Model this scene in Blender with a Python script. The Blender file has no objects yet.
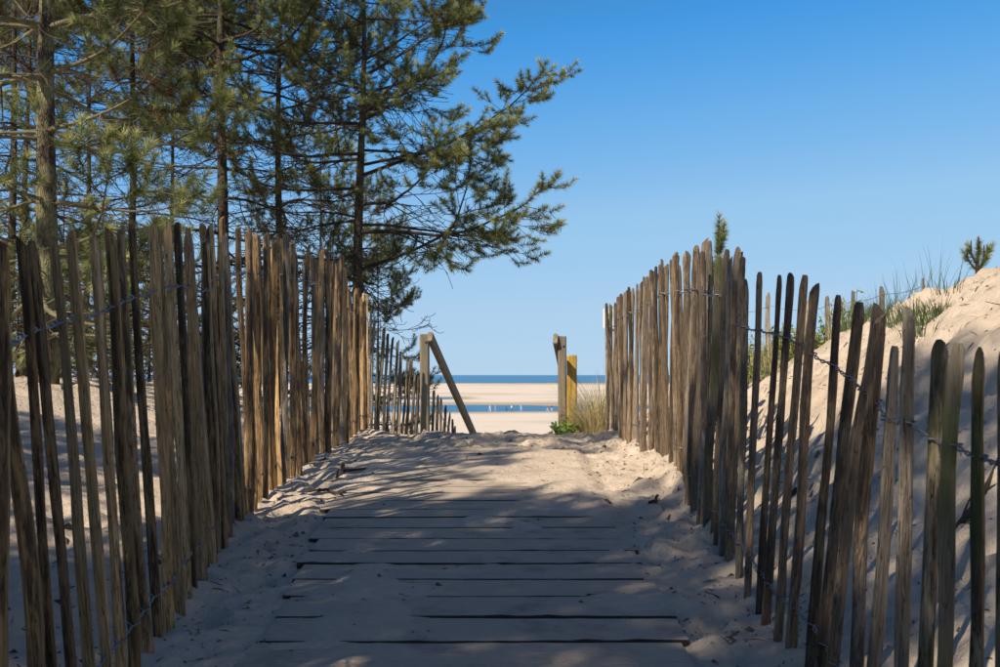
import bpy, math, random
import numpy as np
from mathutils import Vector, Matrix, Quaternion

# ------------------------------------------------------------------ camera, world, sun
scene = bpy.context.scene
COL = scene.collection
EYE = 1.05
F_PX = 1000.0
PITCH = math.atan(41.5 / F_PX)
SUN_AZ = math.radians(42)      # how far left of straight-behind the sun stands
SUN_EL = math.radians(44)

cam_data = bpy.data.cameras.new('camera')
cam_data.sensor_width = 36.0
cam_data.lens = 36.0
cam_data.clip_start = 0.05
cam_data.clip_end = 90000.0
cam_data.dof.use_dof = True
cam_data.dof.focus_distance = 6.0
cam_data.dof.aperture_fstop = 10.0
cam = bpy.data.objects.new('camera', cam_data)
COL.objects.link(cam)
cam.location = (0, 0, EYE)
cam.rotation_euler = (math.pi / 2 + PITCH, 0, 0)
scene.camera = cam

world = bpy.data.worlds.new('World')
scene.world = world
world.use_nodes = True
wn = world.node_tree.nodes
wl = world.node_tree.links
wn.clear()
w_out = wn.new('ShaderNodeOutputWorld')
w_bg = wn.new('ShaderNodeBackground')
w_sky = wn.new('ShaderNodeTexSky')
w_sky.sky_type = 'NISHITA'
w_sky.sun_disc = False
w_sky.sun_elevation = SUN_EL
w_sky.sun_rotation = math.pi + SUN_AZ
w_sky.altitude = 0
w_sky.air_density = 1.0
w_sky.dust_density = 0.0
w_sky.ozone_density = 3.0
w_bg.inputs['Strength'].default_value = 0.1
# the photograph's deep blue rendering of the sky: one tone curve per channel, the same in every direction
w_sep = wn.new('ShaderNodeSeparateColor'); w_cmb = wn.new('ShaderNodeCombineColor')
wl.new(w_sky.outputs[0], w_sep.inputs[0])
for ch, pts in ((0, [(0, 0.0), (0.7, 0.062), (1.5, 0.058), (2.03, 0.147), (3.11, 0.31), (5.8, 0.42), (9.1, 0.46), (20, 0.62)]),
                (1, [(0, 0.0), (1.5, 0.105), (2.6, 0.319), (3.43, 0.429), (5.0, 0.57), (8.0, 0.635), (9.7, 0.66), (20, 0.78)]),
                (2, [(0, 0.0), (2.8, 0.22), (4.57, 0.77), (5.66, 0.823), (7.2, 0.85), (8.5, 0.85), (20, 0.95)])):
    div = wn.new('ShaderNodeMath'); div.operation = 'DIVIDE'; div.inputs[1].default_value = 20.0
    fc = wn.new('ShaderNodeFloatCurve')
    cv = fc.mapping.curves[0]
    cv.points[0].location = (pts[0][0] / 20, pts[0][1]); cv.points[1].location = (pts[-1][0] / 20, pts[-1][1])
    for (a_, b_) in pts[1:-1]:
        cv.points.new(a_ / 20, b_)
    for q_ in cv.points: q_.handle_type = 'VECTOR'
    fc.mapping.update()
    mul = wn.new('ShaderNodeMath'); mul.operation = 'MULTIPLY'; mul.inputs[1].default_value = 8.12
    wl.new(w_sep.outputs[ch], div.inputs[0]); wl.new(div.outputs[0], fc.inputs['Value'])
    wl.new(fc.outputs[0], mul.inputs[0]); wl.new(mul.outputs[0], w_cmb.inputs[ch])
wl.new(w_cmb.outputs[0], w_bg.inputs[0])
wl.new(w_bg.outputs[0], w_out.inputs[0])

# direction from the scene towards the sun
SUN_DIR = Vector((-math.sin(SUN_AZ) * math.cos(SUN_EL), -math.cos(SUN_AZ) * math.cos(SUN_EL), math.sin(SUN_EL)))
sun_data = bpy.data.lights.new('sun', 'SUN')
sun_data.energy = 5.0
sun_data.angle = math.radians(0.53)
sun_data.color = (1.0, 0.89, 0.74)
sun = bpy.data.objects.new('sun', sun_data)
COL.objects.link(sun)
sun.rotation_euler = SUN_DIR.to_track_quat('Z', 'Y').to_euler()
sun.location = SUN_DIR * 60

scene.view_settings.view_transform = 'Standard'
scene.view_settings.look = 'None'
scene.view_settings.exposure = 0.3
scene.view_settings.gamma = 1.0
scene.view_settings.use_curve_mapping = False

# ------------------------------------------------------------------ helpers
SEA_Z = -8.0


def px(u, v, d):
    """point at forward distance d whose picture position is (u, v)"""
    rx = (u - 500.0) / F_PX
    rz = (333.5 - v) / F_PX
    c, s = math.cos(PITCH), math.sin(PITCH)
    fy = c - rz * s
    fz = s + rz * c
    return Vector((rx * d / fy, d, EYE + fz * d / fy))


def tag(o, label=None, cat=None, group=None, kind=None):
    if label: o['label'] = label
    if cat: o['category'] = cat
    if group: o['group'] = group
    if kind: o['kind'] = kind
    return o


def empty(name, loc):
    o = bpy.data.objects.new(name, None)
    o.empty_display_size = 0.1
    COL.objects.link(o)
    o.location = loc
    return o


def link(name, mesh, mat=None, parent=None, loc=None):
    o = bpy.data.objects.new(name, mesh)
    COL.objects.link(o)
    if mat is not None and not mesh.materials:
        mesh.materials.append(mat)
    if parent is not None:
        o.parent = parent
    if loc is not None:
        o.location = loc
    return o


def np_mesh(name, verts, faces, smooth=True, attrs=None):
    """verts (n,3); faces: array (m,3)/(m,4) or list of such arrays"""
    if not isinstance(faces, list):
        faces = [faces]
    faces = [np.asarray(f, dtype=np.int32) for f in faces if len(f)]
    verts = np.asarray(verts, dtype=np.float32)
    me = bpy.data.meshes.new(name)
    me.vertices.add(len(verts))
    me.vertices.foreach_set('co', verts.ravel())
    loops = np.concatenate([f.ravel() for f in faces])
    tot = np.concatenate([np.full(len(f), f.shape[1], dtype=np.int32) for f in faces])
    start = np.concatenate([[0], np.cumsum(tot)[:-1]]).astype(np.int32)
    me.loops.add(len(loops))
    me.loops.foreach_set('vertex_index', loops)
    me.polygons.add(len(tot))
    me.polygons.foreach_set('loop_start', start)
    me.polygons.foreach_set('loop_total', tot)
    if attrs:
        for k, a in attrs.items():
            at = me.attributes.new(k, 'FLOAT', 'POINT')
            at.data.foreach_set('value', np.asarray(a, dtype=np.float32))
    me.update(calc_edges=True)
    me.polygons.foreach_set('use_smooth', np.full(len(tot), smooth, dtype=bool))
    me.validate()
    return me


class MB:
    """collects tubes and strips, builds one mesh"""
    def __init__(self):
        self.v = []; self.q = []; self.t = []; self.a = []; self.n = 0

    def add(self, v, q=None, t=None, a=0.0):
        v = np.asarray(v, dtype=np.float64)
        self.v.append(v)
        if q is not None and len(q): self.q.append(np.asarray(q) + self.n)
        if t is not None and len(t): self.t.append(np.asarray(t) + self.n)
        self.a.append(np.full(len(v), a) if np.isscalar(a) else np.asarray(a))
        self.n += len(v)

    def tube(self, pts, radii, sides=5, a=0.0, cap=True):
        pts = np.asarray(pts, dtype=np.float64)
        n = len(pts)
        radii = np.broadcast_to(np.asarray(radii, dtype=np.float64), (n,))
        d = np.gradient(pts, axis=0)
        d /= np.linalg.norm(d, axis=1)[:, None] + 1e-12
        ref = np.array([0, 0, 1.0]) if abs(d[0][2]) < 0.8 else np.array([1.0, 0, 0])
        s1 = np.cross(d, ref); s1 /= np.linalg.norm(s1, axis=1)[:, None] + 1e-9
        s2 = np.cross(d, s1)
        ang = np.arange(sides) * 2 * math.pi / sides
        ring = (np.cos(ang)[None, :, None] * s1[:, None, :] + np.sin(ang)[None, :, None] * s2[:, None, :]) * radii[:, None, None]
        v = (pts[:, None, :] + ring).reshape(-1, 3)
        i = np.arange(n - 1)[:, None] * sides
        j = np.arange(sides)[None, :]
        k = (j + 1) % sides
        q = np.stack([i + j, i + k, i + sides + k, i + sides + j], axis=-1).reshape(-1, 4)
        t = None
        if cap:
            b = (n - 1) * sides
            t = [[b, b + m, b + m + 1] for m in range(1, sides - 1)] + [[0, m + 1, m] for m in range(1, sides - 1)]
        self.add(v, q, t, a)

    def mesh(self, name, smooth=True):
        fs = []
        if self.q: fs.append(np.concatenate(self.q))
        if self.t: fs.append(np.concatenate(self.t))
        return np_mesh(name, np.concatenate(self.v), fs, smooth, {'tone': np.concatenate(self.a)})


def sstep(a, b, x):
    t = np.clip((x - a) / (b - a), 0, 1)
    return t * t * (3 - 2 * t)


def vnoise(x, y, seed=0):
    xi = np.floor(x).astype(np.int64); yi = np.floor(y).astype(np.int64)
    xf = x - xi; yf = y - yi
    u = xf * xf * xf * (xf * (xf * 6 - 15) + 10); v = yf * yf * yf * (yf * (yf * 6 - 15) + 10)

    def h(a, b):
        n = (a * 374761393 + b * 668265263 + seed * 974634777) & 0xFFFFFFFF
        n = ((n ^ (n >> 13)) * 1274126177) & 0xFFFFFFFF
        n = n ^ (n >> 16)
        return (n & 0xFFFF) / 32767.5 - 1.0
    a = h(xi, yi); b = h(xi + 1, yi); c = h(xi, yi + 1); d = h(xi + 1, yi + 1)
    return (a * (1 - u) + b * u) * (1 - v) + (c * (1 - u) + d * u) * v


def fbm(x, y, seed=0, octv=4, gain=0.5):
    s = 0; amp = 1.0
    for o in range(octv):
        s = s + amp * vnoise(x * 2.03 ** o + 17.3 * o, y * 2.03 ** o - 9.1 * o, seed + o)
        amp *= gain
    return s


# ------------------------------------------------------------------ materials
def new_mat(name):
    m = bpy.data.materials.new(name)
    m.use_nodes = True
    nt = m.node_tree
    b = nt.nodes['Principled BSDF']
    return m, nt, b


def N(nt, typ, **kw):
    n = nt.nodes.new(typ)
    for k, v in kw.items():
        if k.startswith('_'):
            n.inputs[k[1:].replace('_', ' ')].default_value = v
        else:
            setattr(n, k, v)
    return n


def L(nt, a, b):
    nt.links.new(a, b)


def noise(nt, vec, scale, detail=4, rough=0.55):
    n = N(nt, 'ShaderNodeTexNoise')
    n.inputs['Scale'].default_value = scale
    n.inputs['Detail'].default_value = detail
    n.inputs['Roughness'].default_value = rough
    if vec is not None: L(nt, vec, n.inputs['Vector'])
    return n.outputs['Fac']


def ramp(nt, fac, stops):
    r = N(nt, 'ShaderNodeValToRGB')
    els = r.color_ramp.elements
    while len(els) > 1: els.remove(els[-1])
    els[0].position = stops[0][0]; els[0].color = tuple(stops[0][1]) + (1,)
    for p, c in stops[1:]:
        e = els.new(p); e.color = tuple(c) + (1,)
    L(nt, fac, r.inputs['Fac'])
    return r.outputs['Color']


def mix(nt, fac, a, b, mode='MIX'):
    m = N(nt, 'ShaderNodeMix', data_type='RGBA', blend_type=mode)
    for sock, val in ((m.inputs[0], fac), (m.inputs[6], a), (m.inputs[7], b)):
        if hasattr(val, 'links'): L(nt, val, sock)
        elif isinstance(val, (int, float)): sock.default_value = val
        else: sock.default_value = tuple(val) + (1,)
    return m.outputs[2]


def math_(nt, op, a, b=0.0, clamp=False):
    m = N(nt, 'ShaderNodeMath', operation=op, use_clamp=clamp)
    for i, val in enumerate((a, b)):
        if hasattr(val, 'links'): L(nt, val, m.inputs[i])
        else: m.inputs[i].default_value = val
    return m.outputs[0]


def maprange(nt, v, a, b, c=0.0, d=1.0):
    m = N(nt, 'ShaderNodeMapRange', interpolation_type='SMOOTHSTEP')
    L(nt, v, m.inputs[0])
    m.inputs[1].default_value = a; m.inputs[2].default_value = b
    m.inputs[3].default_value = c; m.inputs[4].default_value = d
    return m.outputs[0]


def bump(nt, b, height, strength, dist):
    n = N(nt, 'ShaderNodeBump')
    n.inputs['Strength'].default_value = strength
    n.inputs['Distance'].default_value = dist
    L(nt, height, n.inputs['Height'])
    L(nt, n.outputs[0], b.inputs['Normal'])


def coords(nt, scale=(1, 1, 1), kind='Object'):
    tc = N(nt, 'ShaderNodeTexCoord')
    mp = N(nt, 'ShaderNodeMapping')
    mp.inputs['Scale'].default_value = scale
    L(nt, tc.outputs[kind], mp.inputs[0])
    return mp.outputs[0]


def mat_sand():
    m, nt, b = new_mat('sand')
    v = coords(nt)
    n1 = noise(nt, v, 0.9, 5)
    n2 = noise(nt, v, 14.0, 5, 0.65)
    n3 = noise(nt, v, 160.0, 3, 0.7)
    c = ramp(nt, n1, [(0.3, (0.61, 0.485, 0.355)), (0.7, (0.71, 0.59, 0.455))])
    c = mix(nt, maprange(nt, n2, 0.35, 0.75, 0.0, 0.35), c, (0.46, 0.355, 0.25))
    c = mix(nt, maprange(nt, n3, 0.60, 0.76, 0.0, 0.5), c, (0.22, 0.17, 0.12))
    # wet sand close to the tide level
    geo = N(nt, 'ShaderNodeNewGeometry')
    sep = N(nt, 'ShaderNodeSeparateXYZ'); L(nt, geo.outputs['Position'], sep.inputs[0])
    # bleached dry sand of the open beach
    c = mix(nt, maprange(nt, sep.outputs[2], -2.0, -6.0), c, (0.66, 0.56, 0.44))
    nb = noise(nt, coords(nt, (0.004, 0.012, 1)), 1.0, 4)
    zz = math_(nt, 'ADD', sep.outputs[2], math_(nt, 'MULTIPLY', math_(nt, 'SUBTRACT', nb, 0.5), 0.5))
    wet = maprange(nt, zz, SEA_Z + 0.30, SEA_Z + 0.06, 0.0, 0.75)
    c = mix(nt, wet, c, (0.33, 0.235, 0.15))
    L(nt, c, b.inputs['Base Color'])
    b.inputs['Roughness'].default_value = 0.95
    b.inputs['Specular IOR Level'].default_value = 0.15
    h = math_(nt, 'ADD', noise(nt, v, 24.0, 7, 0.68), math_(nt, 'MULTIPLY', n3, 0.14))
    bump(nt, b, h, 0.8, 0.045)
    return m


def mat_picket(name, bark, wood_a, wood_b, green=0.0, grey=0.75):
    m, nt, b = new_mat(name)
    v = coords(nt, (1, 1, 0.07))
    oi = N(nt, 'ShaderNodeObjectInfo')
    rnd = oi.outputs['Random']
    # every stake reads its own piece of the grain
    off = N(nt, 'ShaderNodeVectorMath', operation='ADD')
    cmb = N(nt, 'ShaderNodeCombineXYZ')
    L(nt, math_(nt, 'MULTIPLY', rnd, 37.0), cmb.inputs[0]); L(nt, math_(nt, 'MULTIPLY', rnd, 91.0), cmb.inputs[2])
    L(nt, v, off.inputs[0]); L(nt, cmb.outputs[0], off.inputs[1])
    v = off.outputs[0]
    g1 = noise(nt, v, 140.0, 5, 0.6)
    g2 = noise(nt, v, 26.0, 4, 0.6)
    c = ramp(nt, g1, [(0.25, [x * 0.3 for x in wood_a]), (0.5, wood_a), (0.78, wood_b)])
    c = mix(nt, maprange(nt, g2, 0.45, 0.7, 0.0, 0.6), c, [x * 0.42 for x in wood_a])
    # silver-grey weathering, differs from stake to stake
    c = mix(nt, math_(nt, 'MULTIPLY', maprange(nt, noise(nt, v, 9.0, 3), 0.4, 0.65), math_(nt, 'MULTIPLY', math_(nt, 'FRACT', math_(nt, 'MULTIPLY', rnd, 7.31)), grey)), c, (0.30, 0.265, 0.225))
    at = N(nt, 'ShaderNodeAttribute', attribute_name='tone')
    v2 = coords(nt, (1, 1, 0.14))
    bk = math_(nt, 'MULTIPLY', at.outputs['Fac'], maprange(nt, noise(nt, v2, 24.0, 5, 0.7), 0.40, 0.56))
    bc = mix(nt, g1, [x * 0.35 for x in bark], bark)
    c = mix(nt, bk, c, bc)
    # drying cracks
    ck = noise(nt, v, 75.0, 3, 0.5)
    c = mix(nt, maprange(nt, math_(nt, 'ABSOLUTE', math_(nt, 'SUBTRACT', ck, 0.5)), 0.022, 0.0, 0.0, 0.85), c, (0.02, 0.014, 0.01))
    # knots
    vor = N(nt, 'ShaderNodeTexVoronoi'); vor.inputs['Scale'].default_value = 6.0
    L(nt, coords(nt, (1, 1, 0.5)), vor.inputs['Vector'])
    c = mix(nt, maprange(nt, vor.outputs['Distance'], 0.13, 0.05, 0.0, 0.75), c, (0.035, 0.022, 0.014))
    # brightness from stake to stake
    val = math_(nt, 'ADD', math_(nt, 'MULTIPLY', math_(nt, 'FRACT', math_(nt, 'MULTIPLY', rnd, 13.7)), 0.95), 0.55)
    hs = N(nt, 'ShaderNodeHueSaturation'); L(nt, val, hs.inputs['Value']); L(nt, c, hs.inputs['Color'])
    c = hs.outputs[0]
    if green > 0:
        c = mix(nt, maprange(nt, noise(nt, coords(nt, (1, 1, 0.3)), 9.0, 4), 0.42, 0.62, 0.0, green), c, (0.085, 0.10, 0.028))
    L(nt, c, b.inputs['Base Color'])
    b.inputs['Roughness'].default_value = 0.82
    b.inputs['Specular IOR Level'].default_value = 0.25
    h = math_(nt, 'ADD', g1, math_(nt, 'MULTIPLY', bk, 0.8))
    bump(nt, b, h, 0.8, 0.009)
    return m


def mat_simple(name, col, rough=0.8, metallic=0.0, var=0.25, scale=20.0, stretch=(1, 1, 1), spec=0.3, bumpd=0.0):
    m, nt, b = new_mat(name)
    v = coords(nt, stretch)
    n = noise(nt, v, scale, 5, 0.6)
    lo = [x * (1 - var) for x in col]; hi = [min(1, x * (1 + var)) for x in col]
    c = ramp(nt, n, [(0.3, lo), (0.7, hi)])
    L(nt, c, b.inputs['Base Color'])
    b.inputs['Roughness'].default_value = rough
    b.inputs['Metallic'].default_value = metallic
    b.inputs['Specular IOR Level'].default_value = spec
    if bumpd: bump(nt, b, n, 0.5, bumpd)
    return m


def mat_bark(name='pine_bark', lich=0.6, lc=(0.17, 0.17, 0.095)):
    m, nt, b = new_mat(name)
    v = coords(nt, (1, 1, 0.3))
    vor = N(nt, 'ShaderNodeTexVoronoi', feature='DISTANCE_TO_EDGE'); vor.inputs['Scale'].default_value = 42.0
    L(nt, v, vor.inputs['Vector'])
    crack = maprange(nt, vor.outputs['Distance'], 0.0, 0.12)
    n = noise(nt, v, 30.0, 4)
    c = ramp(nt, n, [(0.3, (0.05, 0.037, 0.026)), (0.7, (0.135, 0.10, 0.07))])
    c = mix(nt, math_(nt, 'ADD', math_(nt, 'MULTIPLY', crack, 0.7), 0.3), (0.025, 0.018, 0.013), c)
    c = mix(nt, maprange(nt, noise(nt, coords(nt), 3.0, 4), 0.66 - 0.3 * lich, 0.84 - 0.3 * lich, 0.0, lich), c, lc)
    L(nt, c, b.inputs['Base Color'])
    b.inputs['Roughness'].default_value = 0.92
    b.inputs['Specular IOR Level'].default_value = 0.15
    bump(nt, b, crack, 0.8, 0.02)
    return m


def mat_leaf(name, stops, trans=0.25, rough=0.55):
    """leaf or needle: colour by the 'tone' each tuft carries"""
    m, nt, b = new_mat(name)
    at = N(nt, 'ShaderNodeAttribute', attribute_name='tone')
    c = ramp(nt, at.outputs['Fac'], stops)
    L(nt, c, b.inputs['Base Color'])
    b.inputs['Roughness'].default_value = rough
    b.inputs['Specular IOR Level'].default_value = 0.35
    tr = N(nt, 'ShaderNodeBsdfTranslucent')
    L(nt, c, tr.inputs['Color'])
    mx = N(nt, 'ShaderNodeMixShader'); mx.inputs[0].default_value = trans
    L(nt, b.outputs[0], mx.inputs[1]); L(nt, tr.outputs[0], mx.inputs[2])
    L(nt, mx.outputs[0], nt.nodes['Material Output'].inputs['Surface'])
    return m


def mat_plank():
    m, nt, b = new_mat('sanded_plank')
    v = coords(nt, (0.12, 1, 1))
    oi = N(nt, 'ShaderNodeObjectInfo')
    off = N(nt, 'ShaderNodeVectorMath', operation='ADD'); cmb = N(nt, 'ShaderNodeCombineXYZ')
    L(nt, math_(nt, 'MULTIPLY', oi.outputs['Random'], 53.0), cmb.inputs[1])
    L(nt, v, off.inputs[0]); L(nt, cmb.outputs[0], off.inputs[1]); v = off.outputs[0]
    g = noise(nt, v, 70.0, 5, 0.6)
    wood = ramp(nt, g, [(0.25, (0.09, 0.07, 0.05)), (0.7, (0.27, 0.22, 0.165))])
    geo = N(nt, 'ShaderNodeNewGeometry')
    mp = N(nt, 'ShaderNodeMapping'); L(nt, geo.outputs['Position'], mp.inputs[0])
    s = noise(nt, mp.outputs[0], 5.0, 6, 0.68)
    s2 = noise(nt, mp.outputs[0], 150.0, 3, 0.7)
    sand = mix(nt, maprange(nt, s2, 0.6, 0.78, 0.0, 0.5), (0.60, 0.49, 0.37), (0.25, 0.195, 0.135))
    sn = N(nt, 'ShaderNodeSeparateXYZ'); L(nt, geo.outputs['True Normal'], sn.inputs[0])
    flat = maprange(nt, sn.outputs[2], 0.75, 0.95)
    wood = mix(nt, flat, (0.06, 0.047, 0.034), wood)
    c = mix(nt, math_(nt, 'MULTIPLY', flat, maprange(nt, s, 0.30, 0.5, 0.55, 0.98)), wood, sand)
    L(nt, c, b.inputs['Base Color'])
    b.inputs['Roughness'].default_value = 0.93
    b.inputs['Specular IOR Level'].default_value = 0.15
    h = math_(nt, 'ADD', math_(nt, 'MULTIPLY', g, 1.0), math_(nt, 'ADD', s, math_(nt, 'MULTIPLY', s2, 0.2)))
    bump(nt, b, h, 0.9, 0.035)
    return m


def mat_water():
    m, nt, b = new_mat('sea_water')
    n = noise(nt, coords(nt, (0.02, 0.006, 1)), 1.0, 3)
    c = ramp(nt, n, [(0.3, (0.05, 0.17, 0.30)), (0.7, (0.075, 0.215, 0.36))])
    L(nt, c, b.inputs['Base Color'])
    b.inputs['Roughness'].default_value = 0.35
    b.inputs['IOR'].default_value = 1.33
    b.inputs['Specular IOR Level'].default_value = 0.2
    w = noise(nt, coords(nt, (0.5, 1.1, 1)), 1.0, 4, 0.6)
    bump(nt, b, w, 1.0, 0.9)
    return m


M_SAND = mat_sand()
M_PICKET_L = mat_picket('chestnut_stake', (0.115, 0.072, 0.042), (0.40, 0.245, 0.105), (0.62, 0.435, 0.22), 0.0, 0.35)
M_PICKET_R = mat_picket('weathered_stake', (0.115, 0.085, 0.06), (0.21, 0.145, 0.086), (0.36, 0.275, 0.18))
M_PICKET_G = mat_picket('mossy_stake', (0.085, 0.07, 0.045), (0.30, 0.23, 0.15), (0.46, 0.38, 0.27), 0.85)
M_PICKET_P = mat_picket('pale_stake', (0.20, 0.17, 0.13), (0.31, 0.255, 0.19), (0.46, 0.40, 0.325))
M_WIRE = mat_simple('galvanised_wire', (0.27, 0.28, 0.30), 0.42, 0.75, 0.25, 60)
M_BARK = mat_bark()
M_BARK_LICHEN = mat_bark('lichened_bark', 0.85, (0.27, 0.25, 0.13))
M_TWIG = mat_simple('twig_bark', (0.05, 0.038, 0.028), 0.9, 0, 0.45, 9)
M_NEEDLE = mat_leaf('pine_needles', [(0.0, (0.16, 0.07, 0.025)), (0.1, (0.15, 0.10, 0.04)), (0.2, (0.085, 0.105, 0.036)), (0.6, (0.20, 0.225, 0.07)), (1.0, (0.50, 0.49, 0.19))], 0.34)
M_GRASS = mat_leaf('marram_blades', [(0.0, (0.05, 0.085, 0.03)), (0.5, (0.11, 0.16, 0.07)), (0.72, (0.46, 0.38, 0.17)), (1.0, (0.68, 0.57, 0.33))], 0.25)
M_SHRUB = mat_leaf('shrub_leaves', [(0.0, (0.08, 0.14, 0.035)), (0.5, (0.19, 0.26, 0.06)), (1.0, (0.40, 0.36, 0.09))], 0.3)
M_POST = mat_simple('grey_timber', (0.215, 0.18, 0.12), 0.85, 0, 0.4, 30, (1, 1, 0.08), 0.2, 0.004)
M_YELLOW = mat_simple('yellow_timber', (0.44, 0.275, 0.06), 0.8, 0, 0.5, 45, (1, 1, 0.08), 0.2, 0.004)
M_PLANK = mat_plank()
M_WATER = mat_water()
M_LITTER = mat_leaf('plant_litter', [(0.0, (0.05, 0.035, 0.022)), (1.0, (0.17, 0.12, 0.07))], 0.05, 0.9)

# ------------------------------------------------------------------ terrain
RNG = np.random.default_rng(7)


def beach_z(x, y):
    b = np.interp(y, [0, 33, 120, 205, 251, 270, 291, 330, 420, 700, 960, 1120, 1300, 6000],
                  [-6.9, -7.1, -7.5, -7.75, -8.0, -8.22, -8.02, -7.80, -7.72, -7.66, -7.78, -8.0, -8.6, -20])
    b = b + 0.10 * fbm(x / 60.0, y / 45.0, 31, 3) + 0.05 * vnoise(x / 14.0, y / 10.0, 44)
    # shallow second trough on the left
    b = b - 0.55 * np.exp(-((y - 395 - 0.25 * x) / 22.0) ** 2) * sstep(-5, -22, x)
    return b


def ground_smooth(x, y):
    x = np.asarray(x, dtype=np.float64); y = np.asarray(y, dtype=np.float64)
    rmp = 0.05 * np.clip(y, -6, 10.6)
    # left bank
    lin = np.clip((-x - 1.25) / 3.0, 0, 1)
    tl = 0.5 * lin + 0.5 * lin * lin * (3 - 2 * lin)
    pl = 0.90 + 0.10 * fbm(x / 2.6, y / 2.6, 3, 3)
    # right dune
    lin = np.clip((x - 1.0) / 2.05, 0, 1)
    tr = 0.6 * lin + 0.4 * lin * lin * (3 - 2 * lin)
    ridge = np.interp(y, [-6, 0, 5, 6.2, 7.5, 9, 11, 14, 30], [1.3, 1.45, 1.70, 1.69, 1.53, 1.20, 0.88, 0.75, 0.7])
    pr = ridge + 0.05 * fbm(x / 1.3, y / 1.3, 5, 3) - 0.09 * np.clip(x - 3.1, 0, 6)
    top = rmp + (pl - rmp) * tl + (pr - rmp) * tr
    # sand piled against both fence lines
    top = top + 0.05 * sstep(0.72, 1.15, x) * sstep(2.6, 4.5, y) + 0.035 * sstep(-1.0, -1.3, x)
    # seaward edge of the dunes
    yc = 10.45 + np.clip((-x - 1.5) * 1.5, 0, 14) + np.clip((x - 1.0) * 1.3, 0, 12)
    k = (y - yc) / 0.35
    fall = 0.47 * 0.35 * np.where(k > 30, k, np.log1p(np.exp(np.clip(k, -40, 30))))
    z = top - fall
    bz = beach_z(x, y)
    w = 0.6
    return np.where(z - bz > 4, z, bz + w * np.log1p(np.exp(np.clip((z - bz) / w, -40, 40))))


def graded(lo, a, b, hi, step, growth):
    mid = np.arange(a, b, step)
    out = [mid[-1]]; s = step
    while out[-1] < hi:
        s *= growth; out.append(out[-1] + s)
    inn = [mid[0]]; s = step
    while inn[-1] > lo:
        s *= growth; inn.append(inn[-1] - s)
    return np.concatenate([np.array(inn[:0:-1]), mid, np.array(out[1:])])


XS = graded(-3500, -2.0, 3.3, 3500, 0.032, 1.062)
YS = graded(-45, 1.9, 10.9, 5200, 0.032, 1.034)
GX, GY = np.meshgrid(XS, YS)
GZ = ground_smooth(GX, GY)
near = sstep(26, 12, GY) * sstep(-14, -7, GX) * sstep(13, 7, GX)


def on_boards(x, y):
    """1 on the boarded strip, 0 away from it"""
    le = np.interp(y, [2, 3.5, 5.5, 8], [-0.78, -0.80, -1.0, -1.02])
    return sstep(le - 0.10, le + 0.02, x) * sstep(0.70, 0.58, x) * sstep(9.0, 7.6, y)


boards = on_boards(GX, GY)
rough = near * (1 - 0.93 * boards)
GZ += rough * ((0.026 + 0.016 * sstep(1.1, 1.6, GX)) * fbm(GX * 3.1, GY * 3.1, 11, 4, 0.6) + 0.013 * fbm(GX * 9.0, GY * 9.0, 12, 3))
# trampled hollows
def dents(n, xr, yr, depth, size, seed):
    r = np.random.default_rng(seed)
    for _ in range(n):
        cx, cy = r.uniform(*xr), r.uniform(*yr)
        if float(on_boards(np.array(cx), np.array(cy))) > 0.3: continue
        s = r.uniform(*size); a = r.uniform(*depth); th = r.uniform(0, math.pi); e = r.uniform(0.5, 0.9)
        i0, i1 = np.searchsorted(XS, [cx - 3 * s, cx + 3 * s]); j0, j1 = np.searchsorted(YS, [cy - 3 * s, cy + 3 * s])
        X = GX[j0:j1, i0:i1] - cx; Y = GY[j0:j1, i0:i1] - cy
        u = (X * math.cos(th) + Y * math.sin(th)) / s; v = (-X * math.sin(th) + Y * math.cos(th)) / (s * e)
        q = u * u + v * v
        GZ[j0:j1, i0:i1] += a * (0.55 * q - 1.0) * np.exp(-q * 1.1)


dents(900, (-1.6, 1.3), (2.0, 9.5), (0.010, 0.024), (0.035, 0.07), 6)
dents(700, (0.9, 3.6), (2.0, 9.5), (0.010, 0.028), (0.04, 0.09), 7)
dents(520, (-1.5, 1.25), (2.0, 10.6), (0.012, 0.034), (0.06, 0.13), 1)
dents(420, (-7, -1.2), (2.0, 15), (0.015, 0.05), (0.08, 0.2), 2)
dents(420, (0.9, 4.2), (2.0, 11), (0.012, 0.045), (0.07, 0.18), 3)
# crisper footprints
r_fp = np.random.default_rng(17)
for _ in range(260):
    cx, cy = (r_fp.uniform(-1.5, 1.2), r_fp.uniform(2.2, 10.5)) if r_fp.random() < 0.6 else (r_fp.uniform(1.0, 3.0), r_fp.uniform(2.5, 8.5))
    if float(on_boards(np.array(cx), np.array(cy))) > 0.3: continue
    sL = r_fp.uniform(0.11, 0.15); th = r_fp.normal(math.pi / 2, 0.35); dep = r_fp.uniform(0.014, 0.032)
    i0, i1 = np.searchsorted(XS, [cx - 0.3, cx + 0.3]); j0, j1 = np.searchsorted(YS, [cy - 0.3, cy + 0.3])
    X = GX[j0:j1, i0:i1] - cx; Y = GY[j0:j1, i0:i1] - cy
    u_ = (X * math.cos(th) + Y * math.sin(th)) / sL; v_ = (-X * math.sin(th) + Y * math.cos(th)) / (sL * 0.42)
    q_ = np.sqrt(u_ * u_ + v_ * v_)
    GZ[j0:j1, i0:i1] += dep * (0.45 * np.exp(-((q_ - 1.25) / 0.3) ** 2) - sstep(1.15, 0.7, q_))
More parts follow.
